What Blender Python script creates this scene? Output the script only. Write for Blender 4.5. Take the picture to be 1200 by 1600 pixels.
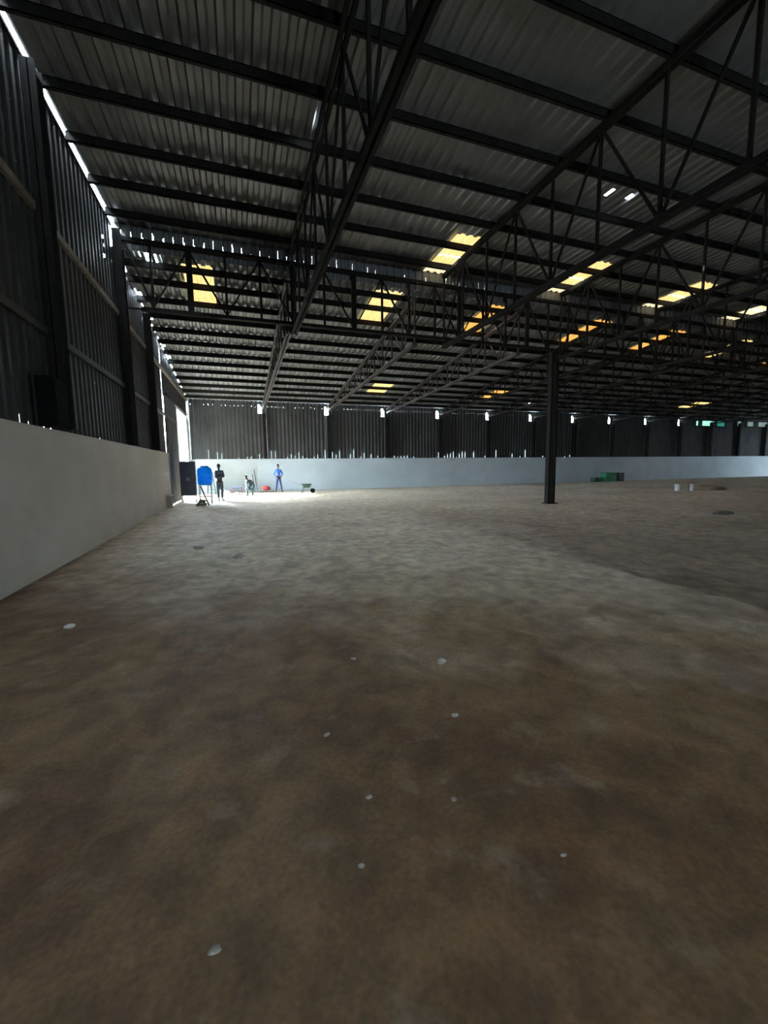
import bpy, bmesh, math, random
from math import sin, cos, radians, pi, tan, atan2, sqrt
from mathutils import Vector, Matrix
random.seed(7)
S = bpy.context.scene
for o in list(bpy.data.objects): bpy.data.objects.remove(o)

# ------------------------------------------------------------------ camera
YAW, PITCH, ROLL = radians(19.2), radians(-6.4), radians(0.7)
d = Vector((sin(YAW)*cos(PITCH), cos(YAW)*cos(PITCH), sin(PITCH)))
r = Vector((cos(YAW), -sin(YAW), 0)); u = r.cross(d)
r2 = r*cos(ROLL) - u*sin(ROLL); u2 = u*cos(ROLL) + r*sin(ROLL)
cam = bpy.data.cameras.new('camera'); co = bpy.data.objects.new('camera', cam)
S.collection.objects.link(co)
co.matrix_world = Matrix(((r2.x, u2.x, -d.x, 0), (r2.y, u2.y, -d.y, 0), (r2.z, u2.z, -d.z, 1.55), (0, 0, 0, 1)))
cam.sensor_fit = 'HORIZONTAL'; cam.sensor_width = 36; cam.lens = 640/1200*36
cam.clip_start = .05; cam.clip_end = 400
S.camera = co

# ------------------------------------------------------------------ light
SKY = 95.0; SUN = 20.0
w = bpy.data.worlds.new('overcast_sky'); S.world = w; w.use_nodes = True
bg = w.node_tree.nodes['Background']
bg.inputs['Color'].default_value = (.70, .87, 1.0, 1); bg.inputs['Strength'].default_value = SKY
sl = bpy.data.lights.new('sun', 'SUN'); so = bpy.data.objects.new('sun', sl); S.collection.objects.link(so)
sl.energy = SUN; sl.angle = radians(1.5); sl.color = (1, .97, .92)
sd = Vector((cos(radians(33))*cos(radians(-9)), cos(radians(33))*sin(radians(-9)), -sin(radians(33))))
so.rotation_euler = sd.to_track_quat('-Z', 'Y').to_euler(); so.location = (-20, 25, 20)
def portal(loc, direction, sx, sy):
    l = bpy.data.lights.new('daylight_portal', 'AREA'); o = bpy.data.objects.new('daylight_portal', l)
    S.collection.objects.link(o); l.shape = 'RECTANGLE'; l.size = sx; l.size_y = sy
    l.cycles.is_portal = True
    o.location = loc; o.rotation_euler = Vector(direction).to_track_quat('-Z', 'Z').to_euler()
S.view_settings.view_transform = 'Standard'; S.view_settings.look = 'None'
S.view_settings.gamma = 1; S.view_settings.exposure = 0; S.view_settings.use_curve_mapping = False

# ------------------------------------------------------------------ dimensions
LX = -2.85; FY = 27.6; RX = 62.0; BY = -14.0; GY = 13.0     # left cladding, far wall, right wall, back wall, girder
GATE0, GATE1, GATEH = 22.5, 26.0, 4.45
WH = 2.15                                                    # masonry height
zn = lambda y: 7.9                                           # near roof sheet
zf = lambda y: 8.72 - .11*y                                  # far roof sheet
BACK = ((3.6, 5.0),); BACKH = 2.6  # unseen opening added in the back wall to fill near floor and left wall
RIGHT = (19.0, 25.0); RIGHTH = 1.2  # unseen opening added in the right wall as fill along the far band
portal((LX, (GATE0+GATE1)/2, GATEH/2), (1, 0, 0), GATE1-GATE0, GATEH)
for a, b in BACK: portal(((a+b)/2, BY, BACKH/2), (0, 1, 0), b-a, BACKH)
portal((RX, sum(RIGHT)/2, RIGHTH/2), (-1, 0, 0), RIGHT[1]-RIGHT[0], RIGHTH)

# ------------------------------------------------------------------ materials
def mat(name, c1, c2=None, scale=6., rough=.7, metal=0., bump=0., bscale=60., emit=None, es=0., detail=6.):
    m = bpy.data.materials.new(name); m.use_nodes = True
    nt = m.node_tree; b = nt.nodes['Principled BSDF']
    b.inputs['Roughness'].default_value = rough; b.inputs['Metallic'].default_value = metal
    b.inputs['Base Color'].default_value = (*c1, 1)
    tc = nt.nodes.new('ShaderNodeTexCoord')
    if c2:
        n = nt.nodes.new('ShaderNodeTexNoise'); n.inputs['Scale'].default_value = scale; n.inputs['Detail'].default_value = detail
        cr = nt.nodes.new('ShaderNodeValToRGB')
        cr.color_ramp.elements[0].position = .35; cr.color_ramp.elements[1].position = .65
        cr.color_ramp.elements[0].color = (*c1, 1); cr.color_ramp.elements[1].color = (*c2, 1)
        nt.links.new(tc.outputs['Object'], n.inputs['Vector']); nt.links.new(n.outputs['Fac'], cr.inputs['Fac'])
        nt.links.new(cr.outputs['Color'], b.inputs['Base Color'])
    if bump:
        n2 = nt.nodes.new('ShaderNodeTexNoise'); n2.inputs['Scale'].default_value = bscale; n2.inputs['Detail'].default_value = 5
        bp = nt.nodes.new('ShaderNodeBump'); bp.inputs['Strength'].default_value = bump; bp.inputs['Distance'].default_value = .02
        nt.links.new(tc.outputs['Object'], n2.inputs['Vector']); nt.links.new(n2.outputs['Fac'], bp.inputs['Height'])
        nt.links.new(bp.outputs['Normal'], b.inputs['Normal'])
    if emit:
        b.inputs['Emission Color'].default_value = (*emit, 1); b.inputs['Emission Strength'].default_value = es
    return m

M = {}
M['wallfar'] = mat('white_plaster_cool_light', (.62, .71, .76), (.70, .79, .84), .8, .9, bump=.3, bscale=14)  # white plaster tinted blue to carry the cool gate daylight
M['wall'] = mat('whitewashed_plaster_warm_light', (.62, .56, .47), (.70, .64, .55), .8, .9, bump=.3, bscale=14)  # whitewash tinted warm, the warmer light on this side put into its colour
M['light_screen'] = mat('dark_screen', (.028, .030, .026), (.045, .048, .040), 3, .95, bump=1, bscale=6)  # near-black, for the unseen screens added outside
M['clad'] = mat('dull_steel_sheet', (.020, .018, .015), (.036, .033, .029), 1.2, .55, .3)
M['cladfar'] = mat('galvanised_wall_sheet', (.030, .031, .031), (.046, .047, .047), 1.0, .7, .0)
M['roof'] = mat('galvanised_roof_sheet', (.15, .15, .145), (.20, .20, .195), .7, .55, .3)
M['steel'] = mat('dark_oxide_steel', (.008, .007, .0065), (.015, .012, .010), 5, .9)
M['redsteel'] = mat('red_oxide_steel', (.022, .016, .014), (.032, .022, .019), 4, .7)
M['gate'] = mat('brown_sheet', (.06, .058, .058), (.09, .086, .085), 2, .6, .2)
M['post'] = mat('pale_grey_paint', (.6, .6, .62), (.5, .5, .52), 4, .6)
M['ground'] = mat('pale_ground', (.34, .30, .25), (.42, .38, .32), 1, .95)
M['blue'] = mat('blue_plastic', (.01, .27, .95), None, rough=.35)
M['bluecap'] = mat('darker_blue_plastic', (.005, .12, .6), None, rough=.4)
M['black'] = mat('black_metal', (.004, .004, .004), (.007, .007, .007), 6, 1.)
M['black'].node_tree.nodes['Principled BSDF'].inputs['Specular IOR Level'].default_value = .1
M['cabinet'] = mat('dark_cabinet_metal', (.020, .022, .028), (.03, .033, .04), 5, .5)
M['wood'] = mat('weathered_wood', (.12, .09, .06), (.18, .14, .10), 8, .8)
M['slate'] = mat('slate_cloth', (.075, .09, .10), (.10, .12, .13), 12, .9)
M['slate2'] = mat('grey_green_cloth', (.08, .10, .11), (.10, .13, .135), 12, .9)
M['shirtblue'] = mat('blue_cloth', (.05, .15, .60), (.06, .18, .70), 12, .9)
M['navy'] = mat('navy_cloth', (.05, .07, .18), (.06, .09, .22), 12, .9)
M['teal'] = mat('teal_cloth', (.04, .10, .13), (.06, .13, .16), 12, .9)
M['skin'] = mat('brown_skin', (.07, .04, .028), None, rough=.6)
M['hair'] = mat('black_hair', (.008, .007, .007), None, rough=.8)
M['eye'] = mat('eye_white', (.5, .48, .45), None, rough=.3)
M['shoe'] = mat('dark_leather', (.02, .017, .015), None, rough=.5)
M['red'] = mat('red_cloth', (.42, .05, .04), (.5, .09, .07), 12, .9)
M['white'] = mat('white_plastic', (.72, .72, .70), (.62, .62, .6), 6, .6)
M['green'] = mat('green_plastic', (.02, .20, .09), (.03, .26, .12), 6, .5)
M['dgreen'] = mat('dark_green_metal', (.02, .07, .05), (.03, .09, .07), 6, .5)
M['stone'] = mat('pale_stone', (.34, .31, .27), (.44, .41, .36), 20, .95, bump=.4)
M['dstone'] = mat('dull_rubble', (.12, .12, .10), (.18, .17, .15), 12, .95, bump=.4)
M['soil'] = mat('dark_soil', (.22, .17, .115), (.28, .22, .15), 6, .95, bump=.5)
M['teal_glass'] = mat('lit_green_glass', (.1, .3, .25), None, rough=.2, emit=(.45, 1, .80), es=1.0)
M['teal_glass2'] = mat('lit_dark_green_glass', (.1, .3, .25), None, rough=.2, emit=(.03, .40, .30), es=.45)
M['grey_glass'] = mat('lit_grey_glass', (.3, .3, .3), None, rough=.2, emit=(.30, .45, .42), es=.45)

_b = M['blue']; _n = _b.node_tree; _t = _n.nodes.new('ShaderNodeBsdfTranslucent'); _t.inputs['Color'].default_value = (.02, .55, 1, 1)
_x = _n.nodes.new('ShaderNodeMixShader'); _x.inputs[0].default_value = .55
_n.links.new(_n.nodes['Principled BSDF'].outputs[0], _x.inputs[1]); _n.links.new(_t.outputs[0], _x.inputs[2]); _n.links.new(_x.outputs[0], _n.nodes['Material Output'].inputs['Surface'])
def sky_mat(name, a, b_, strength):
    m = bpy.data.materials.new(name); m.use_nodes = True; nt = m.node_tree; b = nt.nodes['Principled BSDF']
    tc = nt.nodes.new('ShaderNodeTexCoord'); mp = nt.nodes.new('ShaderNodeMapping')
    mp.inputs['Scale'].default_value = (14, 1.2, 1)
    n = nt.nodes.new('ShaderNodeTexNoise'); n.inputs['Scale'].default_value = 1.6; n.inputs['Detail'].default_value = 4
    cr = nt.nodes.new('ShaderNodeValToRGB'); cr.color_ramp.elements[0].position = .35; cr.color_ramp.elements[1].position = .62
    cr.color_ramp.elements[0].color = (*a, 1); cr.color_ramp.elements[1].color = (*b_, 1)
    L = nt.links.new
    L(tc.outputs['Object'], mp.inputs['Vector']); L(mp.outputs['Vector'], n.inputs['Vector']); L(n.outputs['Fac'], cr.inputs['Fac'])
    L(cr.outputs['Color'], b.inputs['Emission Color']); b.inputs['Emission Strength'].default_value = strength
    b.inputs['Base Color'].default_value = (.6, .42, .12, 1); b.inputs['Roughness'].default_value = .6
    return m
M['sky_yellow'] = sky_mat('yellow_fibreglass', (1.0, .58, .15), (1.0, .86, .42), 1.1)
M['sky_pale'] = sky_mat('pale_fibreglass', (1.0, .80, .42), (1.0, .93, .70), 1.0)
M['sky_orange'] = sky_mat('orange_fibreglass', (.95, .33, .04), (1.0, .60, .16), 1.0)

# earth / concrete floor
def floor_mat():
    m = bpy.data.materials.new('dusty_earth_floor'); m.use_nodes = True; nt = m.node_tree; N = nt.nodes.new; L = nt.links.new
    b = nt.nodes['Principled BSDF']; b.inputs['Roughness'].default_value = .7
    tc = N('ShaderNodeTexCoord')
    def noise(sc, det, dis=0):
        n = N('ShaderNodeTexNoise'); n.inputs['Scale'].default_value = sc; n.inputs['Detail'].default_value = det
        n.inputs['Distortion'].default_value = dis; L(tc.outputs['Object'], n.inputs['Vector']); return n.outputs['Fac']
    def ramp(f, p0, p1, c0, c1):
        c = N('ShaderNodeValToRGB'); c.color_ramp.elements[0].position = p0; c.color_ramp.elements[1].position = p1
        c.color_ramp.elements[0].color = (*c0, 1); c.color_ramp.elements[1].color = (*c1, 1); L(f, c.inputs['Fac']); return c.outputs['Color']
    def mix(f, a, c, bt='MIX'):
        x = N('ShaderNodeMix'); x.data_type = 'RGBA'; x.blend_type = bt
        if isinstance(f, float): x.inputs[0].default_value = f
        else: L(f, x.inputs[0])
        L(a, x.inputs[6]); L(c, x.inputs[7]) if not isinstance(c, tuple) else setattr(x.inputs[7], 'default_value', (*c, 1))
        return x.outputs[2]
    base = ramp(noise(.9, 9, .5), .36, .66, (.17, .088, .038), (.29, .172, .084))
    # pale dusty screed further in, colour also lifted for the brighter daylight there; brown earth near the camera; ragged border
    sep = N('ShaderNodeSeparateXYZ'); L(tc.outputs['Object'], sep.inputs[0])
    n1 = noise(1.1, 5, .6)
    ma = N('ShaderNodeMath'); ma.operation = 'MULTIPLY_ADD'; L(n1, ma.inputs[0]); ma.inputs[1].default_value = 4.4; L(sep.outputs['Y'], ma.inputs[2])
    mb = N('ShaderNodeMath'); mb.operation = 'MULTIPLY_ADD'; L(sep.outputs['X'], mb.inputs[0]); mb.inputs[1].default_value = .7; L(ma.outputs[0], mb.inputs[2])
    mr = N('ShaderNodeMapRange'); L(mb.outputs[0], mr.inputs[0]); mr.inputs[1].default_value = 5.9; mr.inputs[2].default_value = 9.6
    far = ramp(noise(.35, 8, .3), .35, .65, (.57, .455, .325), (.72, .60, .45))
    col = mix(mr.outputs[0], base, far)
    dark = ramp(noise(2.3, 7, .8), .26, .52, (.4, .4, .4), (0, 0, 0))
    col = mix(dark, col, (.13, .085, .048))
    pale = ramp(noise(3.7, 6, .2), .58, .78, (0, 0, 0), (.45, .45, .45))
    col = mix(pale, col, (.42, .36, .29))
    ochre = ramp(noise(.8, 3, 1.2), .60, .72, (0, 0, 0), (.5, .5, .5))
    col = mix(ochre, col, (.27, .165, .055))
    fine = ramp(noise(45, 4), .3, .7, (.8, .8, .8), (1.15, 1.15, 1.15))
    col = mix(1.0, col, fine, 'MULTIPLY')
    mot = ramp(noise(4.5, 7, .5), .34, .66, (.72, .72, .72), (1.2, 1.2, 1.2))
    col = mix(1.0, col, mot, 'MULTIPLY')
    L(col, b.inputs['Base Color'])
    bp = N('ShaderNodeBump'); bp.inputs['Strength'].default_value = .3; bp.inputs['Distance'].default_value = .03
    L(noise(7, 8, .3), bp.inputs['Height']); L(bp.outputs['Normal'], b.inputs['Normal'])
    return m
M['floor'] = floor_mat()

# ------------------------------------------------------------------ helpers
def obj(name, bm, m, parent=None, smooth=False):
    me = bpy.data.meshes.new(name)
    if isinstance(bm, bmesh.types.BMesh): bm.to_mesh(me); bm.free()
    else: me.from_pydata(bm[0], [], bm[1])
    if m: me.materials.append(m)
    if smooth:
        for p in me.polygons: p.use_smooth = True
    o = bpy.data.objects.new(name, me); S.collection.objects.link(o)
    if parent:
        o.parent = parent
        # geometry is written in world coordinates: undo the parent's place
        me.transform(parent_world(parent).inverted())
    return o
def parent_world(p):
    mtx = p.matrix_basis.copy()
    while p.parent: p = p.parent; mtx = p.matrix_basis @ mtx
    return mtx
def thing(name, label, cat, loc=(0, 0, 0), rz=0, group=None):
    o = bpy.data.objects.new(name, None); S.collection.objects.link(o)
    o.empty_display_size = .2; o.location = loc; o.rotation_euler = (0, 0, rz)
    o['label'] = label; o['category'] = cat
    if group: o['group'] = group
    return o
def tag(o, label, cat, group=None):
    o['label'] = label; o['category'] = cat
    if group: o['group'] = group
    return o
def struct(o): o['kind'] = 'structure'; return o
def box(bm, x0, x1, y0, y1, z0, z1):
    v = [bm.verts.new(p) for p in ((x0,y0,z0),(x1,y0,z0),(x1,y1,z0),(x0,y1,z0),(x0,y0,z1),(x1,y0,z1),(x1,y1,z1),(x0,y1,z1))]
    for f in ((0,3,2,1),(4,5,6,7),(0,1,5,4),(1,2,6,5),(2,3,7,6),(3,0,4,7)): bm.faces.new([v[i] for i in f])
def bx(*a):
    bm = bmesh.new()
    if isinstance(a[0], (tuple, list)):
        for q in a: box(bm, *q)
    else: box(bm, *a)
    return bm
def bevel(bm, w_):
    bmesh.ops.bevel(bm, geom=bm.edges[:], offset=w_, segments=2, affect='EDGES'); return bm
def tube(bm, a, b, r0, r1=None, n=8):
    a, b = Vector(a), Vector(b); r1 = r0 if r1 is None else r1
    q = (b-a).to_track_quat('Z', 'Y'); A = []; B = []
    for i in range(n):
        t = 2*pi*i/n; v = q @ Vector((cos(t), sin(t), 0)); A.append(bm.verts.new(a+v*r0)); B.append(bm.verts.new(b+v*r1))
    for i in range(n): bm.faces.new((A[i], A[(i+1)%n], B[(i+1)%n], B[i]))
    bm.faces.new(A[::-1]); bm.faces.new(B)
def tb(*a, **k): bm = bmesh.new(); tube(bm, *a, **k); return bm
def bar(bm, a, b, w_, h_):
    """rectangular bar from a to b (w across, h the other way)"""
    a, b = Vector(a), Vector(b); dd = (b-a).normalized()
    s = dd.cross(Vector((0, 0, 1)))
    s = Vector((1, 0, 0)) if s.length < 1e-4 else s.normalized()
    t = s.cross(dd); A = []; B = []
    for i, j in ((-1,-1),(1,-1),(1,1),(-1,1)):
        o = s*i*w_/2 + t*j*h_/2; A.append(bm.verts.new(a+o)); B.append(bm.verts.new(b+o))
    for i in range(4): bm.faces.new((A[i], A[(i+1)%4], B[(i+1)%4], B[i]))
    bm.faces.new(A[::-1]); bm.faces.new(B)
def br(*a): bm = bmesh.new(); bar(bm, *a); return bm
def lathe(prof, c, n=20):
    bm = bmesh.new(); rings = []
    for r_, z in prof: rings.append([bm.verts.new((c[0]+r_*cos(2*pi*i/n), c[1]+r_*sin(2*pi*i/n), c[2]+z)) for i in range(n)])
    for A, B in zip(rings, rings[1:]):
        for i in range(n): bm.faces.new((A[i], A[(i+1)%n], B[(i+1)%n], B[i]))
    bm.faces.new(rings[0][::-1]); bm.faces.new(rings[-1])
    return bm
def blob(c, sx, sy, sz, seed=0, amp=.18, sub=2, flat=None):
    rnd = random.Random(seed); bm = bmesh.new(); bmesh.ops.create_icosphere(bm, subdivisions=sub, radius=1)
    ph = [rnd.uniform(0, 6.28) for _ in range(6)]
    for v in bm.verts:
        p = v.co; k = 1 + amp*(sin(2.1*p.x+ph[0])*cos(1.7*p.y+ph[1]) + .6*sin(3.3*p.z+ph[2]+2*p.x) + .5*sin(4.1*p.y+ph[3]))
        z = p.z*k*sz
        if flat is not None: z = max(z, flat)
        v.co = Vector((c[0]+p.x*k*sx, c[1]+p.y*k*sy, c[2]+z))
    return bm
# corrugated sheet: u across the ribs, v along them, n towards the room's outside
def corr(O, U, V, Nn, u0, u1, vlo, vhi, holes=(), pitch=.25, depth=.04, prof=((0, 0), (.36, 0), (.5, 1), (.86, 1))):
    O, U, V, Nn = map(Vector, (O, U, V, Nn)); us = []; k = math.floor(u0/pitch)
    while k*pitch < u1:
        for f, h in prof:
            t = (k+f)*pitch
            if u0 <= t <= u1: us.append((t, h*depth))
        k += 1
    if us[0][0] > u0+1e-4: us.insert(0, (u0, us[0][1]))
    if us[-1][0] < u1-1e-4: us.append((u1, us[-1][1]))
    base = list(us)
    def hat(t):
        for (p, a), (q_, b) in zip(base, base[1:]):
            if p-1e-6 <= t <= q_+1e-6: return a+(b-a)*(t-p)/max(q_-p, 1e-6)
        return 0
    for t in sorted({e for h_ in holes for e in h_[:2]}):
        if u0 < t < u1 and min(abs(t-a) for a, _ in base) > 5e-4: us.append((t, hat(t)))
    us.sort()
    lo = vlo if callable(vlo) else (lambda t: vlo); hi = vhi if callable(vhi) else (lambda t: vhi)
    vs, fs = [], []
    for (a, ha), (b, hb) in zip(us, us[1:]):
        mid = (a+b)/2; seg = [(None, None)]
        cuts = sorted((c, e) for (p, q, c, e) in holes if p < mid < q)
        iv = []; cur = None
        for c, e in cuts: iv.append((cur, c)); cur = e
        iv.append((cur, None))
        for c, e in iv:
            ca, cb = (lo(a), lo(b)) if c is None else (c, c)
            ea, eb = (hi(a), hi(b)) if e is None else (e, e)
            if ea <= ca+1e-5: continue
            i = len(vs)
            vs += [tuple(O+U*a+Nn*ha+V*ca), tuple(O+U*b+Nn*hb+V*cb), tuple(O+U*b+Nn*hb+V*eb), tuple(O+U*a+Nn*ha+V*ea)]
            fs.append((i, i+1, i+2, i+3))
    return vs, fs

# ================================================================== setting
# floor: gently uneven sheet, finer near the camera
bm = bmesh.new()
xs = [LX-.3] + [-2.6+.4*i for i in range(30)] + [10+4*i for i in range(13)] + [RX+.3]
ys = [BY-.3] + [-12+2*i for i in range(6)] + [0+.4*i for i in range(45)] + [19, 21, 23, 25, 27, FY+.3]
rnd = random.Random(3); G = []
for yy in ys:
    row = []
    for xx in xs:
        edge = min(abs(xx-LX), abs(yy-FY))
        z = 0 if edge < .6 or xx > 12 or yy < -1 else .012*(sin(xx*1.3+yy*.7)+sin(yy*1.9-xx*.6))+rnd.uniform(-.007, .007)
        row.append(bm.verts.new((xx, yy, min(z, .012))))
    G.append(row)
for j in range(len(ys)-1):
    for i in range(len(xs)-1): bm.faces.new((G[j][i], G[j][i+1], G[j+1][i+1], G[j+1][i]))
fl = struct(obj('floor', bm, M['floor'], smooth=True))
struct(obj('ground', bx(-40, LX-.3, -30, 60, -.3, -.03), M['ground']))
# unseen block added outside to shade the left wall's holes, stops before the gate
nb = struct(obj('sun_block', bx(-13, -8, -20, 21.3, -.03, 12.5), M['light_screen']))
obj('roof', bx(-13.3, -7.7, -20.3, 21.6, 12.5, 12.8), M['steel'], nb)  # flat cap of the added sun block

hg = bx(-5, 74, FY+5.6, FY+6.4, -.03, 3.6); rnd = random.Random(8)  # bushy dark screen added outside to dim daylight through the far chinks
for k in range(26):
    b_ = blob((-2+k*3, FY+6, 1.9), 2.2, 1.2, 2.7, k, .12, 2, -1.9); me_ = bpy.data.meshes.new('t'); b_.to_mesh(me_); b_.free(); hg.from_mesh(me_); bpy.data.meshes.remove(me_)
hd_ = obj('light_screen', hg, M['light_screen'], None, True); hd_['kind'] = 'stuff'; tag(hd_, 'added dark screen outside along the far wall, dimming the light through its chinks', 'light_screen')
# masonry walls
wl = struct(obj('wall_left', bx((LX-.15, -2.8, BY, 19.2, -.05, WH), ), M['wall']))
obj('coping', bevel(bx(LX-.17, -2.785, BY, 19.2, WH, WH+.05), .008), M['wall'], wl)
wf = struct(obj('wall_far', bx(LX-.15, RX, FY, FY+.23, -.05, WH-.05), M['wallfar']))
obj('ledge', bevel(bx(-.4, 4.4, FY-.32, FY, -.03, .10), .01), M['post'], wf)
wr = struct(obj('wall_right', bx((RX, RX+.2, BY, RIGHT[0], -.05, 8), (RX, RX+.2, RIGHT[1], FY, -.05, 8), (RX, RX+.2, RIGHT[0], RIGHT[1], RIGHTH, 8)), M['clad']))
q = [(BACK[0][0]-20, BACK[0][0])]
edges = [LX-.15] + [e for p in BACK for e in p] + [RX]
boxes = [(edges[i], edges[i+1], BY-.2, BY, -.05, 8) for i in range(0, len(edges), 2)] + [(a, b, BY-.2, BY, BACKH, 8) for a, b in BACK]
struct(obj('wall_back', bx(*boxes), M['clad']))

# wall columns stand above / against the masonry
CX = [1.6+4.15*k for k in range(14)]
LY = [3.7, 8.3, 12.95, 16.2, 19.25]

# ---- left cladding, one corrugated sheet per bay
LZ = -1
def left_bay(y0, y1, z0, zt, holes=(), m='clad', pitch=.25, x=LX):
    v, f = corr((x, 0, 0), (0, 1, 0), (0, 0, 1), (-1, 0, 0), y0, y1, z0, zt, holes, pitch)
    return obj('cladding_sheet', (v, f), M[m], wl)
bays = [BY, -9.6, -5, -.8] + LY
rnd = random.Random(11)
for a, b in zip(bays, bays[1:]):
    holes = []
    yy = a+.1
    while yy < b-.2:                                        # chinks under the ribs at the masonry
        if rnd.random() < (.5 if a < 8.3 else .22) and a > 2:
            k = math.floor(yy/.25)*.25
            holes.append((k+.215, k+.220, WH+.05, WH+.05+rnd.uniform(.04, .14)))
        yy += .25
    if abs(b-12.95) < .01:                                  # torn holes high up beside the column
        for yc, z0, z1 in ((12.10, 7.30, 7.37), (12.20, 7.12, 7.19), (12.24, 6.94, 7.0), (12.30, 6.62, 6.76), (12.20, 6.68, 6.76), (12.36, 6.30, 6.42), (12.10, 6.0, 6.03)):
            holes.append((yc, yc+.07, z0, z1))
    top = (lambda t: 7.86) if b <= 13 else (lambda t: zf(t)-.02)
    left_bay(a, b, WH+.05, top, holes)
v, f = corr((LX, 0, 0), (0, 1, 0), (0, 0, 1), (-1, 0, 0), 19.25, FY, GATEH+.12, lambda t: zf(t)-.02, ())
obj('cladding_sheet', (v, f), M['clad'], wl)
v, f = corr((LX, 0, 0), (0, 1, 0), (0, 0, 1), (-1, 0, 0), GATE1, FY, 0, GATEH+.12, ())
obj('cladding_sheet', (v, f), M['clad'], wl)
# girts along the left wall
for z, y0, y1 in ((3.75, BY, 22.3), (5.6, BY, FY)):
    obj('girt', bx((LX+.005, LX+.075, y0, y1, z-.06, z+.06),), M['wood' if z > 5 else 'clad'], wl)

# gate in the left wall: frame posts, header, sliding corrugated leaf
dg = struct(obj('door_1', bx((LX-.06, LX+.1, GATE0-.16, GATE0, -.02, GATEH), (LX-.06, LX+.1, GATE1, GATE1+.9, -.02, GATEH), (LX-.06, LX+.1, GATE0-.16, GATE1+.2, GATEH, GATEH+.14)), M['post']))
v, f = corr((LX+.08, 0, 0), (0, 1, 0), (0, 0, 1), (-1, 0, 0), 19.25, GATE0-.18, .03, GATEH+.1, (), pitch=.42, depth=.07)
obj('sliding_leaf', (v, f), M['gate'], dg)
obj('track_rail', bx(LX+.1, LX+.16, 19.2, GATE1+.2, GATEH+.1, GATEH+.2), M['steel'], dg)
obj('threshold', bx(LX-.2, LX+.12, GATE0, GATE1, -.04, .015), M['post'], dg)

# ---- far cladding: a sheet per bay, chinks at the foot and slots at the column heads
rnd = random.Random(5)
fe = [LX] + CX + [RX]
for a, b in zip(fe, fe[1:]):
    holes = []
    k = math.ceil(a/.25)
    while k*.25 < b-.26:
        x = k*.25
        if rnd.random() < (.6 if x < 18 else .3) and x < 27:
            holes.append((x+.215, x+.23, WH-.05, WH-.05+(rnd.uniform(.25, .6) if rnd.random() < .5 else rnd.uniform(.06, .2))))
        if rnd.random() < .9 and x < 30:                      # glints under the roof line
            holes.append((x+.10, x+.1015, 5.36, 5.44))
        k += 1
    if b < 40 and b != RX:                                   # slot beside the column head
        k = round((b-.32)/.25)*.25
        z0 = 4.98; holes = [h for h in holes if not (h[0] > k-.01 and h[1] < k+.25 and h[2] > 4)]
        holes.append((k, k+.125, z0, z0+.52)); holes.append((k+.125, k+.215, z0, z0+.40))
    if a > 37 and a < 40:                                    # openings for the small windows
        pass
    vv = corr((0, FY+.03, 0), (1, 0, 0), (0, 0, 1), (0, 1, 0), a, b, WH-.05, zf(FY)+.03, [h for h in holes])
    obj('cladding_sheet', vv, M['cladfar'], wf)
# small green panes high in the far wall beyond the last lit column
wn = struct(obj('window_1', bx((41.0, 45.2, FY-.05, FY+.02, 4.92, 5.0), (41.0, 45.2, FY-.05, FY+.02, 5.5, 5.58), (41.0, 41.08, FY-.05, FY+.02, 5, 5.5), (45.12, 45.2, FY-.05, FY+.02, 5, 5.5)), M['steel']))
for x0, x1, m in ((41.12, 41.35, 'teal_glass'), (42.0, 42.7, 'teal_glass'), (42.75, 43.5, 'teal_glass'), (44.1, 44.5, 'teal_glass2'), (44.55, 45.1, 'teal_glass2')):
    obj('pane', bx(x0, x1, FY-.03, FY, 5.02, 5.48), M[m], wn)
wn = struct(obj('window_2', bx((47.0, 52.2, FY-.05, FY+.02, 5.02, 5.08), (47.0, 52.2, FY-.05, FY+.02, 5.55, 5.6)), M['steel']))
for x0, x1 in ((47.1, 47.5), (48.6, 49.4), (50.3, 51.6)):
    obj('pane', bx(x0, x1, FY-.03, FY, 5.1, 5.54), M['grey_glass'], wn)

# ---- roof
nearSky = [(6.0, 6.875), (10.75, 11.625), (15.75, 16.625), (20.5, 21.375), (25.5, 26.375), (35.25, 36.125)]
farA = [(-1.25, -.5), (4.5, 5.375), (8.75, 9.625), (13.75, 14.625), (18.0, 18.875), (22.75, 23.625), (28.0, 28.875)]
farB = [(7.5, 8.625), (15.5, 16.625), (34.0, 36.0)]
holes = [(a, b, 10.75, 12.95) for a, b in nearSky]
holes += [(1.715, 1.75, 8.2, 8.45), (8.5, 8.59, 7.95, 8.2), (9.09, 9.125, 8.0, 8.18), (9.125, 9.215, 8.0, 8.18)]
cn = struct(obj('ceiling', corr((0, 0, 7.9), (1, 0, 0), (0, 1, 0), (0, 0, 1), -2.80, RX+.2, BY-.3, GY+.09, holes), M['roof']))
SL = Vector((0, 1, -.11))
holes = [(a, b, 13.35, 15.6) for a, b in farA] + [(a, b, 22.4, 24.7) for a, b in farB]
holes += [(-2.125, -2.035, 13.05, 13.75), (-1.91, -1.875, 13.1, 13.6), (-2.285, -2.25, 13.05, 13.3), (20.0, 20.09, 25.0, 25.4)]
rnd = random.Random(2); y = 13.6
while y < 27:
    l = rnd.uniform(.25, .8); holes.append((-2.825, -2.80, y, y+l*.8))
    if rnd.random() < .5: holes.append((-2.75, -2.66, y+.1, y+.1+l*.5))
    y += l+rnd.uniform(.05, .5)
cf = struct(obj('ceiling', corr((0, 0, 8.72), (1, 0, 0), SL, (0, 0, 1), -2.91, RX+.2, GY+.03, FY+.3, holes), M['roof']))
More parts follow.
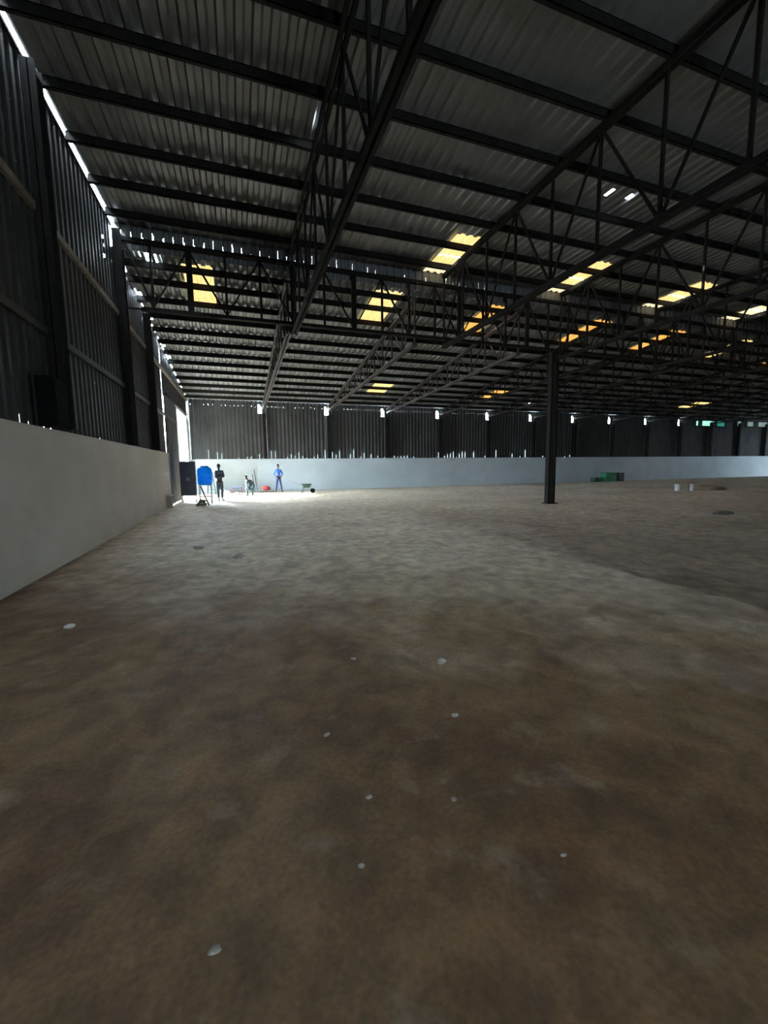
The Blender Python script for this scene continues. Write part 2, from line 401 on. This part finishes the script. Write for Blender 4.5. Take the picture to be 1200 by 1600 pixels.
# upright sheet closing the step between the two roofs, with chinks at its ribs
rnd = random.Random(9); holes = []
k = -11
while k < 200:
    x = k*.25; p = .95 if x < 4 else (.55 if x < 16 else .25)
    if rnd.random() < p:
        holes.append((x+.09, x+(.0925 if x < .5 else .091), 7.5, 7.5+rnd.uniform(.12, .34)))
        if x < .5 and rnd.random() < .7: holes.append((x+.11, x+.113, 7.58, 7.58+rnd.uniform(.05, .2)))
    k += 1
st = struct(obj('trim_1', corr((0, GY+.02, 0), (1, 0, 0), (0, 0, 1), (0, 1, 0), -2.8, RX+.2, 7.28, 7.94, holes), M['roof']))
obj('eave_angle', bx((-2.93, -2.828, BY, GY, 7.80, 7.86), (-2.93, -2.90, BY, GY, 7.86, 7.95)), M['steel'], cn)
obj('eave_angle', br((-2.895, GY+.05, zf(GY+.05)-.03), (-2.895, FY, zf(FY)-.03), .09, .05), M['steel'], cf)
# purlins
def purlin(y, z, par, m, x1=RX):
    obj('purlin', bx((-2.8, x1, y-.035, y-.025, z-.18, z-.01), (-2.8, x1, y-.035, y+.035, z-.025, z-.01), (-2.8, x1, y-.035, y+.035, z-.18, z-.165)), M[m], par)
for i in range(-12, 7): purlin(5.15+1.2*i if i else 5.15, 7.9, cn, 'steel') if i < 7 else None
for y in [13.45] + [14.3+1.12*i for i in range(12)]: purlin(y, zf(y), cf, 'steel')

# ================================================================== skylights in the roof
ordn = ['first', 'second', 'third', 'fourth', 'fifth', 'sixth', 'seventh', 'eighth', 'ninth', 'tenth', 'eleventh', 'twelfth', 'thirteenth', 'fourteenth']
def skylight(a, b, y0, y1, zfun, slope, label, group, m, end=None):
    t = thing('roof_skylight', label, 'skylight', ((a+b)/2, y0, zfun(y0)), 0, group)
    ym = (y0+y1)/2+.03
    O = (0, 0, zfun(0)-.004); V = Vector((0, 1, -slope))
    segs = [(y0-.02, ym, m), (ym+.04, y1+.02, m)]
    if end: segs = [(y0-.02, ym, m), (ym+.04, y1-.42, m), (y1-.42, y1+.05, end)]
    for p, q_, mm in segs:
        obj('fibreglass_sheet', corr(O, (1, 0, 0), V, (0, 0, 1), a-.03, b+.03, p, q_), M[mm], t)
for i, (a, b) in enumerate(nearSky):
    skylight(a, b, 10.75, 12.95, zn, 0, f'yellow translucent sheet in the near roof above the long girder, {ordn[i]} from the left',
             'skylights in the near roof', 'sky_yellow' if i < 3 else 'sky_pale', 'sky_pale')
for i, (a, b) in enumerate(farA):
    skylight(a, b, 13.35, 15.6, zf, .11, f'{"yellow" if i<2 else "orange"} translucent sheet in the far roof seen through the girder, {ordn[i]} from the left',
             'skylights just behind the girder', 'sky_yellow' if i in (0, 1, 5) else 'sky_orange')
for i, (a, b) in enumerate(farB):
    skylight(a, b, 22.4, 24.7, zf, .11, f'small yellow translucent sheet near the far wall, {ordn[i]} from the left',
             'skylights near the far wall', 'sky_orange' if i == 1 else 'sky_yellow')

# ================================================================== steel
def column(x, y, z0, z1, w_, d_, label, group, m='steel'):
    t = thing('steel_column', label, 'column', (x, y, z0), 0, group)
    obj('shaft', bx((x-w_/2, x+w_/2, y-d_/2, y-d_/2+.015, z0, z1), (x-w_/2, x+w_/2, y+d_/2-.015, y+d_/2, z0, z1), (x-.008, x+.008, y-d_/2, y+d_/2, z0, z1)), M[m], t)
    obj('base_plate', bx(x-w_/2-.04, x+w_/2+.04, y-d_/2-.01, y+d_/2+.01, z0, z0+.02), M[m], t)
    return t
for i, x in enumerate(CX):
    column(x, FY-.12, WH-.05, 4.95 if i < 9 else 5.35, .2, .2, f'dark steel column on the far low wall, {ordn[i]} from the gate corner', 'columns along the far wall')
for i, y in enumerate(LY[:-1]):
    t = column(LX+.14, y, WH+.05, 7.68 if y < 13 else zf(y)-.25, .2, .26,
           ['dark steel column on the left low wall at the frame edge', 'dark steel column beside the black box on left wall',
            'dark steel column on the left wall carrying the girder', 'dark steel column on left wall between girder column and gate'][i], 'columns along the left wall')
# the free-standing column: two channels with a gap between
t = thing('steel_column', 'tall free-standing twin-channel steel column out on the open floor', 'column', (11.5, 13.1, 0))
for s in (-1, 1):
    obj('channel', bx((11.5+s*.13-.035, 11.5+s*.13+.035, 13.0, 13.02, 0, 5.75), (11.5+s*.13-.035, 11.5+s*.13+.035, 13.18, 13.2, 0, 5.75), (11.5+s*.165-.006, 11.5+s*.165+.006, 13.0, 13.2, 0, 5.75)), M['steel'], t)
for k in range(9): obj('batten_plate', bx(11.4, 11.6, 13.17, 13.18, .25+k*.65, .33+k*.65), M['redsteel'], t)
obj('web_strip', bx(11.40, 11.60, 13.09, 13.10, 0, 5.75), M['redsteel'], t)
obj('base_plate', bx(11.25, 11.75, 12.92, 13.28, 0, .03), M['steel'], t)

# long girder truss across the hall
GZ0, GZ1 = 5.82, 7.42; GW = -2.6
g = thing('girder_truss', 'long steel lattice girder spanning the hall from the left wall', 'truss', (GW, GY, GZ0))
L1 = RX-.3
for s in (-1, 1):
    obj('top_chord', bx(GW, L1, GY-.12+s*.045-.03, GY-.12+s*.045+.03, GZ1, GZ1+.09), M['steel'], g)
    obj('bottom_chord', bx(-1.97-.3, L1, GY-.12+s*.045-.03, GY-.12+s*.045+.03, GZ0-.09, GZ0), M['steel'], g)
obj('end_tie', bx(GW, -1.97-.2, GY-.14, GY-.10, GZ0-.07, GZ0-.03), M['steel'], g)
P = .925; n = int((L1+1.97)/P)
yg = GY-.12
obj('diagonal', br((GW+.05, yg, GZ1), (-1.97, yg, GZ0), .05, .06), M['steel'], g)
for i in range(n):
    x = -1.97+i*P; big = i in (1, 4, 6, 10, 13, 19, 25, 31)
    ww = .075 if big else .032
    obj('vertical', bx(x-ww, x+ww, yg-.03, yg+.03, GZ0, GZ1), M['steel'], g)
    if i % 2: obj('diagonal', br((x, yg+.03, GZ1), (x+P, yg+.03, GZ0), .05, .05), M['steel'], g)
    else: obj('diagonal', br((x, yg-.03, GZ0), (x+P, yg-.03, GZ1), .035, .035), M['steel'], g)

# rafter trusses, near (y -14..12.9) and far (y 13..27.5)
def rafter(x, y0, y1, zt, zb, pitch, label, group, m='steel'):
    t = thing('roof_truss', label, 'truss', (x, y1, zb(y1)), 0, group)
    for s in (-1, 1):
        obj('top_chord', br((x+s*.05, y0, zt(y0)), (x+s*.05, y1, zt(y1)), .06, .10), M[m], t)
        obj('bottom_chord', br((x+s*.05, y0, zb(y0)), (x+s*.05, y1, zb(y1)), .06, .09), M[m], t)
    k = int(round((y1-y0)/pitch)); st_ = (y1-y0)/k
    for i in range(k+1):
        y = y1-i*st_; hgt = zt(y)-zb(y)
        if hgt < .2: continue
        obj('vertical', bx(x-.025, x+.025, y-.025, y+.025, zb(y), zt(y)), M[m], t)
        if i < k:
            y2 = y-st_
            if i % 2: obj('diagonal', br((x, y, zt(y)), (x, y2, zb(y2)), .04, .045), M[m], t)
            else: obj('diagonal', br((x, y, zb(y)), (x, y2, zt(y2)), .04, .045), M[m], t)
for i, x in enumerate(CX):
    if i < 8:
        rafter((1.7, 6.6, 11.4, 16.3, 21.1, 25.9, 30.8, 35.7)[i], 1.5, GY-.3, lambda y: 7.68, lambda y: 5.45, 1.2, f'near roof truss running towards the camera, {ordn[i]} from the left wall', 'near roof trusses')
    if i < 11:
        rafter(x, GY+.15, FY-.15, lambda y: zf(y)-.21, lambda y: 5.62-.026*(y-13), 1.12, f'far roof truss reaching the far wall, {ordn[i]} from the left wall', 'far roof trusses', 'redsteel' if i < 3 else 'steel')

# ================================================================== objects
# black meter box on the left wall
M['steel'].node_tree.nodes['Principled BSDF'].inputs['Specular IOR Level'].default_value = .2
t = thing('meter_box', 'black wall box on top of the left low wall', 'box', (LX+.2, 7.85, WH+.06))
obj('body', bevel(bx(LX+.05, LX+.27, 7.55, 8.1, WH+.06, 2.95), .01), M['black'], t)
dr = obj('door', bevel(bx(LX+.27, LX+.285, 7.58, 8.07, WH+.1, 2.91), .004), M['black'], t)
obj('handle', bx(LX+.285, LX+.30, 7.62, 7.65, 2.5, 2.6), M['steel'], dr)
# block at wall end
t = thing('concrete_block', 'small pale upright block on the floor at end of left wall', 'block', (-2.68, 18.2, 0))
obj('body', bevel(bx(-2.79, -2.6, 17.9, 18.25, 0, .48), .015), M['stone'], t)
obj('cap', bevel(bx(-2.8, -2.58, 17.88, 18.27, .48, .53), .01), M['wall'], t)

# dark cabinet on legs by the gate
cx, cy = -2.23, 20.5
t = thing('steel_cabinet', 'dark steel cabinet on thin legs beside the open gate', 'cabinet', (cx, cy, 0))
obj('body', bevel(bx(cx-.32, cx+.32, cy-.18, cy+.18, .32, 1.86), .008), M['cabinet'], t)
for s in (-1, 1):
    dr = obj('door', bevel(bx(cx+(0.005 if s > 0 else -.31), cx+(.31 if s > 0 else -.005), cy-.2, cy-.182, .35, 1.83), .004), M['cabinet'], t)
    obj('handle', bx(cx+s*.04-.008, cx+s*.04+.008, cy-.22, cy-.2, 1.0, 1.14), M['post'], dr)
for sx in (-1, 1):
    for sy in (-1, 1): obj('leg', bx(cx+sx*.29-.015, cx+sx*.29+.015, cy+sy*.15-.015, cy+sy*.15+.015, 0, .32), M['post'], t)

# blue water barrel on a stand
cx, cy = -1.47, 19.55
t = thing('barrel_stand', 'thin pale four-legged stand holding up the blue barrel', 'stand', (cx, cy, 0))
obj('top_frame', bx((cx-.26, cx+.26, cy-.26, cy-.22, .8, .84), (cx-.26, cx+.26, cy+.22, cy+.26, .8, .84), (cx-.26, cx-.22, cy-.22, cy+.22, .8, .84), (cx+.22, cx+.26, cy-.22, cy+.22, .8, .84), (cx-.03, cx+.03, cy-.22, cy+.22, .8, .84)), M['post'], t)
for sx in (-1, 1):
    for sy in (-1, 1): obj('leg', bx(cx+sx*.24-.018, cx+sx*.24+.018, cy+sy*.24-.018, cy+sy*.24+.018, 0, .8), M['post'], t)
for sy in (-1, 1): obj('brace', bx(cx-.22, cx+.22, cy+sy*.24-.01, cy+sy*.24+.01, .3, .33), M['post'], t)
t = thing('water_barrel', 'bright blue plastic water barrel raised on a stand by the gate', 'barrel', (cx, cy, .84))
obj('body', lathe([(.27, 0), (.30, .03), (.305, .2), (.315, .21), (.315, .23), (.305, .24), (.305, .42), (.315, .43), (.315, .45), (.305, .46), (.30, .64), (.27, .70), (.2, .75)], (cx, cy, .84)), M['blue'], t, True)
obj('lid', lathe([(.17, 0), (.17, .05), (.14, .07)], (cx, cy, 1.585)), M['bluecap'], t, True)
obj('tap', tb((cx+.02, cy-.29, .92), (cx+.02, cy-.38, .90), .015), M['post'], t)

# rubble with a leaning stake
t = thing('rubble_pile', 'small grey rubble pile on the floor below the blue barrel', 'rubble', (-1.6, 18.6, 0))
rnd = random.Random(4)
for k in range(14):
    a = rnd.uniform(0, 6.28); q_ = rnd.uniform(0, .2); s = rnd.uniform(.06, .11)
    obj('stone', blob((-1.6+q_*cos(a), 18.6+q_*sin(a)*.7, s*.55 + (.12 if k > 8 else 0)), s, s*.8, s*.7, k, .2, 1), M['dstone'], t)
tag(obj('stake', br((-1.30, 18.62, .0), (-1.62, 19.02, .80), .04, .05), M['wood']), 'dark wooden stake leaning out of the rubble pile by barrel', 'stake')

# step ladder leaning by far wall, behind the barrel
t = thing('step_ladder', 'dark open step ladder by the far wall, behind the standing person', 'ladder', (-1.68, 26.6, 0))
for s in (-1, 1):
    obj('rail', br((-1.68+s*.24, 26.3, 0), (-1.68+s*.10, 26.7, 1.3), .05, .06), M['slate2'], t)
    obj('rear_leg', br((-1.68+s*.22, 27.1, 0), (-1.68+s*.10, 26.74, 1.27), .035, .04), M['slate2'], t)
for k in range(4): z = .28+k*.27; obj('step', bx(-1.68-.23+z*.1, -1.68+.23-z*.1, 26.27+z*.3, 26.42+z*.3, z, z+.035), M['slate2'], t)
obj('cap', bx(-1.81, -1.55, 26.62, 26.82, 1.29, 1.33), M['slate2'], t)

# poles on far wall
tag(obj('wooden_pole', tb((.84, 27.0, 0), (.72, 27.54, 1.15), .025, .02), M['slate2']), 'shorter thin pole leaning on far wall, left of the taller one', 'pole')
tag(obj('wooden_pole', tb((.98, 26.98, 0), (.84, 27.54, 1.42), .03, .022), M['slate2']), 'taller thin pole leaning on far wall behind the seated person', 'pole')

# low table with dark top, left of seated person
t = thing('low_table', 'low table with dark top left of the seated person', 'table', (-.15, 23.9, 0))
obj('table_top', bevel(bx(-.42, .08, 23.7, 24.1, .46, .50), .006), M['navy'], t)
for sx in (-.39, .05):
    for sy in (23.73, 24.07): obj('leg', bx(sx-.015, sx+.015, sy-.015, sy+.015, 0, .46), M['red'], t)
for k, (x, y, h) in enumerate(((-.70, 23.3, .36), (-1.0, 23.9, .42), (-.2, 23.1, .28))):
    s_ = obj('white_sack', blob((x, y, h/2), .2, .16, h/2, 30+k, .08, 2, -h/2), M['white'], None, True)
    tag(s_, ['lumpy white sack in middle of the three beside low table', 'tallest lumpy white sack, nearest the standing dark-clothed person', 'smallest lumpy white sack, in front of the low table'][k], 'sack', 'white sacks by the low table')

# pallet and red bundle
t = thing('pallet', 'low pale timber pallet against far wall beside leaning poles', 'pallet', (1.55, 26.95, 0))
for k in range(3): obj('bearer', bx(1.10, 2.0, 26.7+k*.22, 26.76+k*.22, 0, .09), M['wood'], t)
for k in range(6): obj('slat', bx(1.10+k*.156, 1.10+k*.156+.12, 26.68, 27.22, .09, .115), M['post'], t)
tag(obj('red_bundle', blob((1.52, 26.95, .25), .30, .2, .16, 77, .2, 2, -.135), M['red'], None, True), 'low heap of red cloth lying on the pale pallet', 'bundle')

# wheelbarrow
t = thing('wheelbarrow', 'dark green wheelbarrow with pale handles against far white wall', 'wheelbarrow', (3.5, 24.6, 0))
wx, wy = 3.45, 24.7
bm = bmesh.new()
top = [(-.05, -.28), (.55, -.24), (.55, .24), (-.05, .28)]; bot = [(.08, -.17), (.42, -.14), (.42, .14), (.08, .17)]
T_ = [bm.verts.new((wx+a, wy+b, .55)) for a, b in top]; B_ = [bm.verts.new((wx+a, wy+b, .32)) for a, b in bot]
T2 = [bm.verts.new((wx+a*.96+.01, wy+b*.94, .55)) for a, b in top]; B2 = [bm.verts.new((wx+a, wy+b, .34)) for a, b in bot]
for i in range(4):
    j = (i+1) % 4; bm.faces.new((B_[i], B_[j], T_[j], T_[i])); bm.faces.new((T2[i], T2[j], B2[j], B2[i])); bm.faces.new((T_[i], T_[j], T2[j], T2[i]))
bm.faces.new(B_[::-1]); bm.faces.new(B2)
obj('tray', bm, M['dgreen'], t)
for s in (-1, 1):
    obj('handle', tb((wx+.6, wy+s*.08, .27), (wx-.75, wy+s*.26, .72), .018), M['post'], t)
    obj('leg', br((wx+.1, wy+s*.17, .42), (wx-.02, wy+s*.19, .0), .03, .03), M['dgreen'], t)
    obj('fork', br((wx+.58, wy+s*.07, .3), (wx+.64, wy+s*.06, .18), .02, .02), M['dgreen'], t)
wb = bmesh.new(); tube(wb, (wx+.62, wy-.04, .14), (wx+.62, wy+.04, .14), .14, n=20)
obj('wheel', wb, M['black'], t)

# crates by far wall on the right
def crate(x, y, wd, dp, h, m, label):
    t = thing('plastic_crate', label, 'crate', (x, y, 0), 0, 'crates on the floor by the far wall')
    obj('base', bx(x-wd/2, x+wd/2, y-dp/2, y+dp/2, 0, .03), M[m], t)
    for k in range(4):
        z = .04+k*(h-.04)/4
        obj('slat', bx((x-wd/2, x+wd/2, y-dp/2, y-dp/2+.02, z, z+(h-.04)/4-.03), (x-wd/2, x+wd/2, y+dp/2-.02, y+dp/2, z, z+(h-.04)/4-.03), (x-wd/2, x-wd/2+.02, y-dp/2, y+dp/2, z, z+(h-.04)/4-.03), (x+wd/2-.02, x+wd/2, y-dp/2, y+dp/2, z, z+(h-.04)/4-.03)), M[m], t)
    for sx in (-1, 1):
        for sy in (-1, 1): obj('corner_post', bx(x+sx*(wd/2-.02)-.03, x+sx*(wd/2-.02)+.03, y+sy*(dp/2-.02)-.03, y+sy*(dp/2-.02)+.03, 0, h), M[m], t)
crate(29.9, 27.0, 1.1, .6, .78, 'green', 'large green crate on the floor against the far low wall')
crate(31.0, 27.0, .6, .6, .74, 'cabinet', 'dark crate right beside the large green crate')
crate(28.7, 27.1, .8, .5, .38, 'dgreen', 'low dark green crate left of the large green crate')

# buckets
def bucket(x, y, label):
    t = thing('bucket', label, 'bucket', (x, y, 0), 0, 'white buckets on the open floor')
    obj('body', lathe([(.12, 0), (.13, .02), (.155, .36), (.165, .365), (.165, .38), (.15, .38), (.12, .04), (.02, .03)], (x, y, 0), 16), M['white'], t, True)
    bm = bmesh.new(); pts = [(x+.16*cos(a), y, .34+.16*sin(a)) for a in [pi*i/8 for i in range(9)]]
    for a, b in zip(pts, pts[1:]): tube(bm, a, b, .006, n=5)
    obj('handle', bm, M['steel'], t)
bucket(22.6, 15.9, 'white bucket on the far right floor, left of the pair')
bucket(23.25, 15.6, 'white bucket on the far right floor, right of the pair')
tag(obj('soil_heap', blob((25.0, 15.9, 0), .9, .6, .22, 5, .2, 3, -.02), M['soil'], None, True), 'low brown soil heap to the right of white buckets', 'heap')
tag(obj('soil_heap', blob((13.6, 8.2, 0), .36, .26, .07, 15, .2, 3, -.02), M['dstone'], None, True), 'flat dark grey heap on the open floor at right edge', 'heap')

# chips of stone and litter on the floor
L_ = [(-1.66, 4.70, .045, 'white chip alone on the floor near the left wall'),
      (-.83, 8.53, .10, 'pale lump on the mid floor in front of the gate, left one'),
      (-.11, 7.40, .09, 'pale lump on the mid floor in front of the gate, right one'),
      (.79, 3.06, .022, 'tiny pale chip near the middle, farther one'),
      (1.18, 2.11, .022, 'small pale chip right of centre, farther of two'),
      (.86, 1.54, .016, 'small pale chip right of centre, nearer of two'),
      (.50, 1.69, .016, 'small pale chip just left of the nearer centre chip'),
      (-.15, 1.27, .020, 'pale chip at lower left nearest the camera'),
      (.40, 2.20, .018, 'tiny pale chip on the brown floor left of centre'),
      (1.42, 2.75, .040, 'pale flat crumb on the floor just beyond the centre chips'),
      (.37, 1.38, .014, 'tiny pale chip at the bottom centre of the floor'),
      (1.13, 1.15, .014, 'tiny pale chip at the lower right of the floor')]
for k, (x, y, s, lb) in enumerate(L_):
    tag(obj('stone_chip', blob((x, y, s*.3+.006), s, s*.7, s*.45, 50+k, .22, 2), M['stone'] if k else M['white'], None, True), lb, 'stone', 'stone chips on the floor')

# ================================================================== people
def skin(name, V, Ed, R, m, parent, levels=1, root=0):
    me = bpy.data.meshes.new(name); me.from_pydata([tuple(v) for v in V], Ed, [])
    o = bpy.data.objects.new(name, me); S.collection.objects.link(o)
    md = o.modifiers.new('skin', 'SKIN'); md.use_smooth_shade = True
    for i, sv in enumerate(me.skin_vertices[0].data):
        rr = R[i]; sv.radius = rr if isinstance(rr, tuple) else (rr, rr); sv.use_root = (i == root)
    ss = o.modifiers.new('sub', 'SUBSURF'); ss.levels = levels; ss.render_levels = levels
    dg_ = bpy.context.evaluated_depsgraph_get(); ev = o.evaluated_get(dg_)
    nm = bpy.data.meshes.new_from_object(ev); o.modifiers.clear(); o.data = nm
    nm.materials.clear(); nm.materials.append(m)
    for p in nm.polygons: p.use_smooth = True
    if parent: o.parent = parent
    return o
def person(loc, rz, label, J, top, bottom, scale=1.):
    """J: joint positions in the figure's own frame (x right, -y forward)"""
    t = thing('person', label, 'person', loc, rz); t.scale = scale if isinstance(scale, tuple) else (scale,)*3
    V, Ed, R, idx = [], [], [], {}
    def add(k, p, rr, par=None):
        idx[k] = len(V); V.append(Vector(p)); R.append(rr)
        if par: Ed.append((idx[par], idx[k]))
    add('pelvis', J['pelvis'], (.135, .10)); p = Vector(J['pelvis']); c = Vector(J['chest']); h = Vector(J['head'])
    add('waist', p.lerp(c, .45), (.115, .085), 'pelvis'); add('chest', c, (.14, .10), 'waist')
    nb = c.lerp(h, .38); add('neckbase', nb, (.07, .06), 'chest'); add('neck', c.lerp(h, .58), .05, 'neckbase')
    f = Vector(J.get('face', (0, -1, 0))).normalized()
    up = (h-nb).normalized()
    add('jaw', h-up*.05+f*.012, (.062, .068), 'neck'); add('skull', h+up*.03, (.076, .088), 'jaw'); add('crown', h+up*.10-f*.01, (.052, .06), 'skull')
    add('nose', h+f*.098-up*.005, .012, 'skull')
    for s in 'LR':
        sh, el, wr_ = (Vector(J[k+s]) for k in ('sh', 'el', 'wr'))
        add('sh'+s, sh, .058, 'chest'); add('el'+s, el, .042, 'sh'+s); add('wr'+s, wr_, .028, 'el'+s)
        hd = (wr_-el).normalized(); side = hd.cross(Vector((0, -1, .2))).normalized(); 
        pm = wr_+hd*.055; add('palm'+s, pm, (.036, .02), 'wr'+s)
        nrm = side.cross(hd).normalized()
        for q_, (off, ln) in enumerate(((-.03, .065), (-.011, .078), (.010, .073), (.029, .056))):
            b0 = pm+hd*.035+side*off; b1 = b0+hd*ln*.5+nrm*.006; b2 = b1+hd*ln*.42+nrm*.02
            add(f'f{s}{q_}a', b0, .010, 'palm'+s); add(f'f{s}{q_}b', b1, .009, f'f{s}{q_}a'); add(f'f{s}{q_}c', b2, .0075, f'f{s}{q_}b')
        sg = 1 if s == 'L' else -1
        b0 = pm-hd*.02+side*.04*sg; add('t'+s+'a', b0, .012, 'palm'+s); add('t'+s+'b', b0+hd*.045+side*.02*sg, .009, 't'+s+'a')
        hp, kn, an, toe = (Vector(J[k+s]) for k in ('hp', 'kn', 'an', 'toe'))
        add('hp'+s, hp, .085, 'pelvis'); add('kn'+s, kn, .058, 'hp'+s); add('an'+s, an, .04, 'kn'+s); add('toe'+s, toe, (.04, .028), 'an'+s)
    skin('body', V, Ed, R, M['skin'], t)
    g_ = lambda k: V[idx[k]]
    # shirt with sleeves
    sv = [g_('pelvis')+(g_('waist')-g_('pelvis'))*.15, g_('waist'), g_('chest'), g_('chest').lerp(g_('neckbase'), .8), g_('shL'), g_('elL'), g_('elL').lerp(g_('wrL'), .8), g_('shR'), g_('elR'), g_('elR').lerp(g_('wrR'), .8)]
    skin('shirt', sv, [(0, 1), (1, 2), (2, 3), (2, 4), (4, 5), (5, 6), (2, 7), (7, 8), (8, 9)], [(.165, .125), (.145, .11), (.165, .125), (.085, .075), .078, .06, .046, .078, .06, .046], M[top], t)
    lv = [g_('pelvis')+Vector((0, 0, .05)), g_('hpL'), g_('knL'), g_('knL').lerp(g_('anL'), .9), g_('hpR'), g_('knR'), g_('knR').lerp(g_('anR'), .9)]
    skin('trousers', lv, [(0, 1), (1, 2), (2, 3), (0, 4), (4, 5), (5, 6)], [(.15, .12), .105, .082, .07, .105, .082, .07], M[bottom], t)
    for s in 'LR':
        a, b = g_('an'+s), g_('toe'+s); dd = (b-a); dd.z = 0; dd.normalize()
        skin('shoe', [a-dd*.06+Vector((0, 0, -.03)), a+dd*.06+Vector((0, 0, -.035)), b+dd*.02], [(0, 1), (1, 2)], [.045, .046, (.042, .03)], M['shoe'], t)
    bm = bmesh.new(); bmesh.ops.create_icosphere(bm, subdivisions=3, radius=1)
    q_ = up.to_track_quat('Z', 'Y')
    for v in list(bm.verts):
        if v.co.z < -.05 and v.co.dot(f) > -.2 or v.co.z < -.45 or (v.co.z < .35 and v.co.dot(f) > .45): bm.verts.remove(v)
    for v in bm.verts: v.co = Vector((v.co.x*.088, v.co.y*.1, v.co.z*.1)); v.co = v.co+h+up*.055
    me = bpy.data.meshes.new('hair'); bm.to_mesh(me); bm.free(); me.materials.append(M['hair']); o = bpy.data.objects.new('hair', me); S.collection.objects.link(o); o.parent = t
    sd_ = f.cross(up).normalized()
    for s in (-1, 1):
        for nm, cpos, rr, m in (('eye', h+f*.083+sd_*s*.03+up*.022, (.012, .012, .008), 'eye'), ('ear', h+sd_*s*.08+up*.01, (.012, .02, .032), 'skin')):
            bm = bmesh.new(); bmesh.ops.create_icosphere(bm, subdivisions=2, radius=1)
            for v in bm.verts: v.co = Vector((v.co.x*rr[0], v.co.y*rr[1], v.co.z*rr[2]))+cpos
            me = bpy.data.meshes.new(nm); bm.to_mesh(me); bm.free(); me.materials.append(M[m]); o = bpy.data.objects.new(nm, me); S.collection.objects.link(o); o.parent = t
    return t
stand = dict(pelvis=(0, 0, .93), chest=(0, .0, 1.30), head=(-.02, -.02, 1.60), face=(-.6, -1, 0),
    shL=(-.17, 0, 1.38), elL=(-.20, -.06, 1.10), wrL=(.0, -.21, 1.14), shR=(.17, 0, 1.38), elR=(.20, -.08, 1.12), wrR=(-.02, -.19, 1.20),
    hpL=(-.085, 0, .86), knL=(-.09, -.02, .48), anL=(-.09, .02, .09), toeL=(-.12, -.13, .035),
    hpR=(.085, 0, .86), knR=(.09, -.01, .48), anR=(.10, .02, .09), toeR=(.13, -.13, .035))
person((-.93, 20.8, 0), radians(18), 'standing person in dark grey clothes, arms folded, beside the blue barrel', stand, 'slate', 'slate2', (.9, .9, 1.0))
hips = dict(stand); hips.update(head=(.0, -.02, 1.60), face=(.1, -1, 0), elL=(-.33, .06, 1.16), wrL=(-.20, -.05, .99), elR=(.33, .06, 1.16), wrR=(.20, -.05, .99),
    knL=(-.16, -.02, .48), anL=(-.22, .0, .09), toeL=(-.26, -.14, .035), knR=(.16, -.02, .48), anR=(.24, .03, .09), toeR=(.30, -.10, .035))
person((2.25, 26.5, 0), radians(6), 'standing person in blue shirt and trousers, legs apart, hands on hips', hips, 'shirtblue', 'navy', (.82, .85, 1.0))
sit = dict(pelvis=(.12, .05, .42), chest=(.02, -.05, .72), head=(-.10, -.12, .98), face=(-1, -.5, -.2),
    shL=(-.10, -.12, .80), elL=(-.14, -.32, .58), wrL=(-.08, -.45, .40), shR=(.17, .02, .80), elR=(.30, -.16, .56), wrR=(.16, -.36, .44),
    hpL=(.04, .0, .40), knL=(-.16, -.36, .46), anL=(-.12, -.40, .09), toeL=(-.20, -.53, .035),
    hpR=(.2, 0, .40), knR=(.16, -.40, .46), anR=(.14, -.40, .09), toeR=(.12, -.55, .035))
person((.38, 23.9, .02), radians(10), 'seated person in teal clothes bending forward on a low stool', sit, 'slate2', 'teal')
t = thing('stool', 'low round stool under the seated person near far wall', 'stool', (.5, 23.97, 0))
obj('seat', lathe([(.15, 0), (.16, .01), (.16, .035), (.15, .04)], (.5, 23.97, .22), 16), M['wood'], t)
for a in (45, 135, 225, 315): obj('leg', tb((.5+.13*cos(radians(a)), 23.97+.13*sin(radians(a)), 0), (.5+.1*cos(radians(a)), 23.97+.1*sin(radians(a)), .22), .014), M['wood'], t)
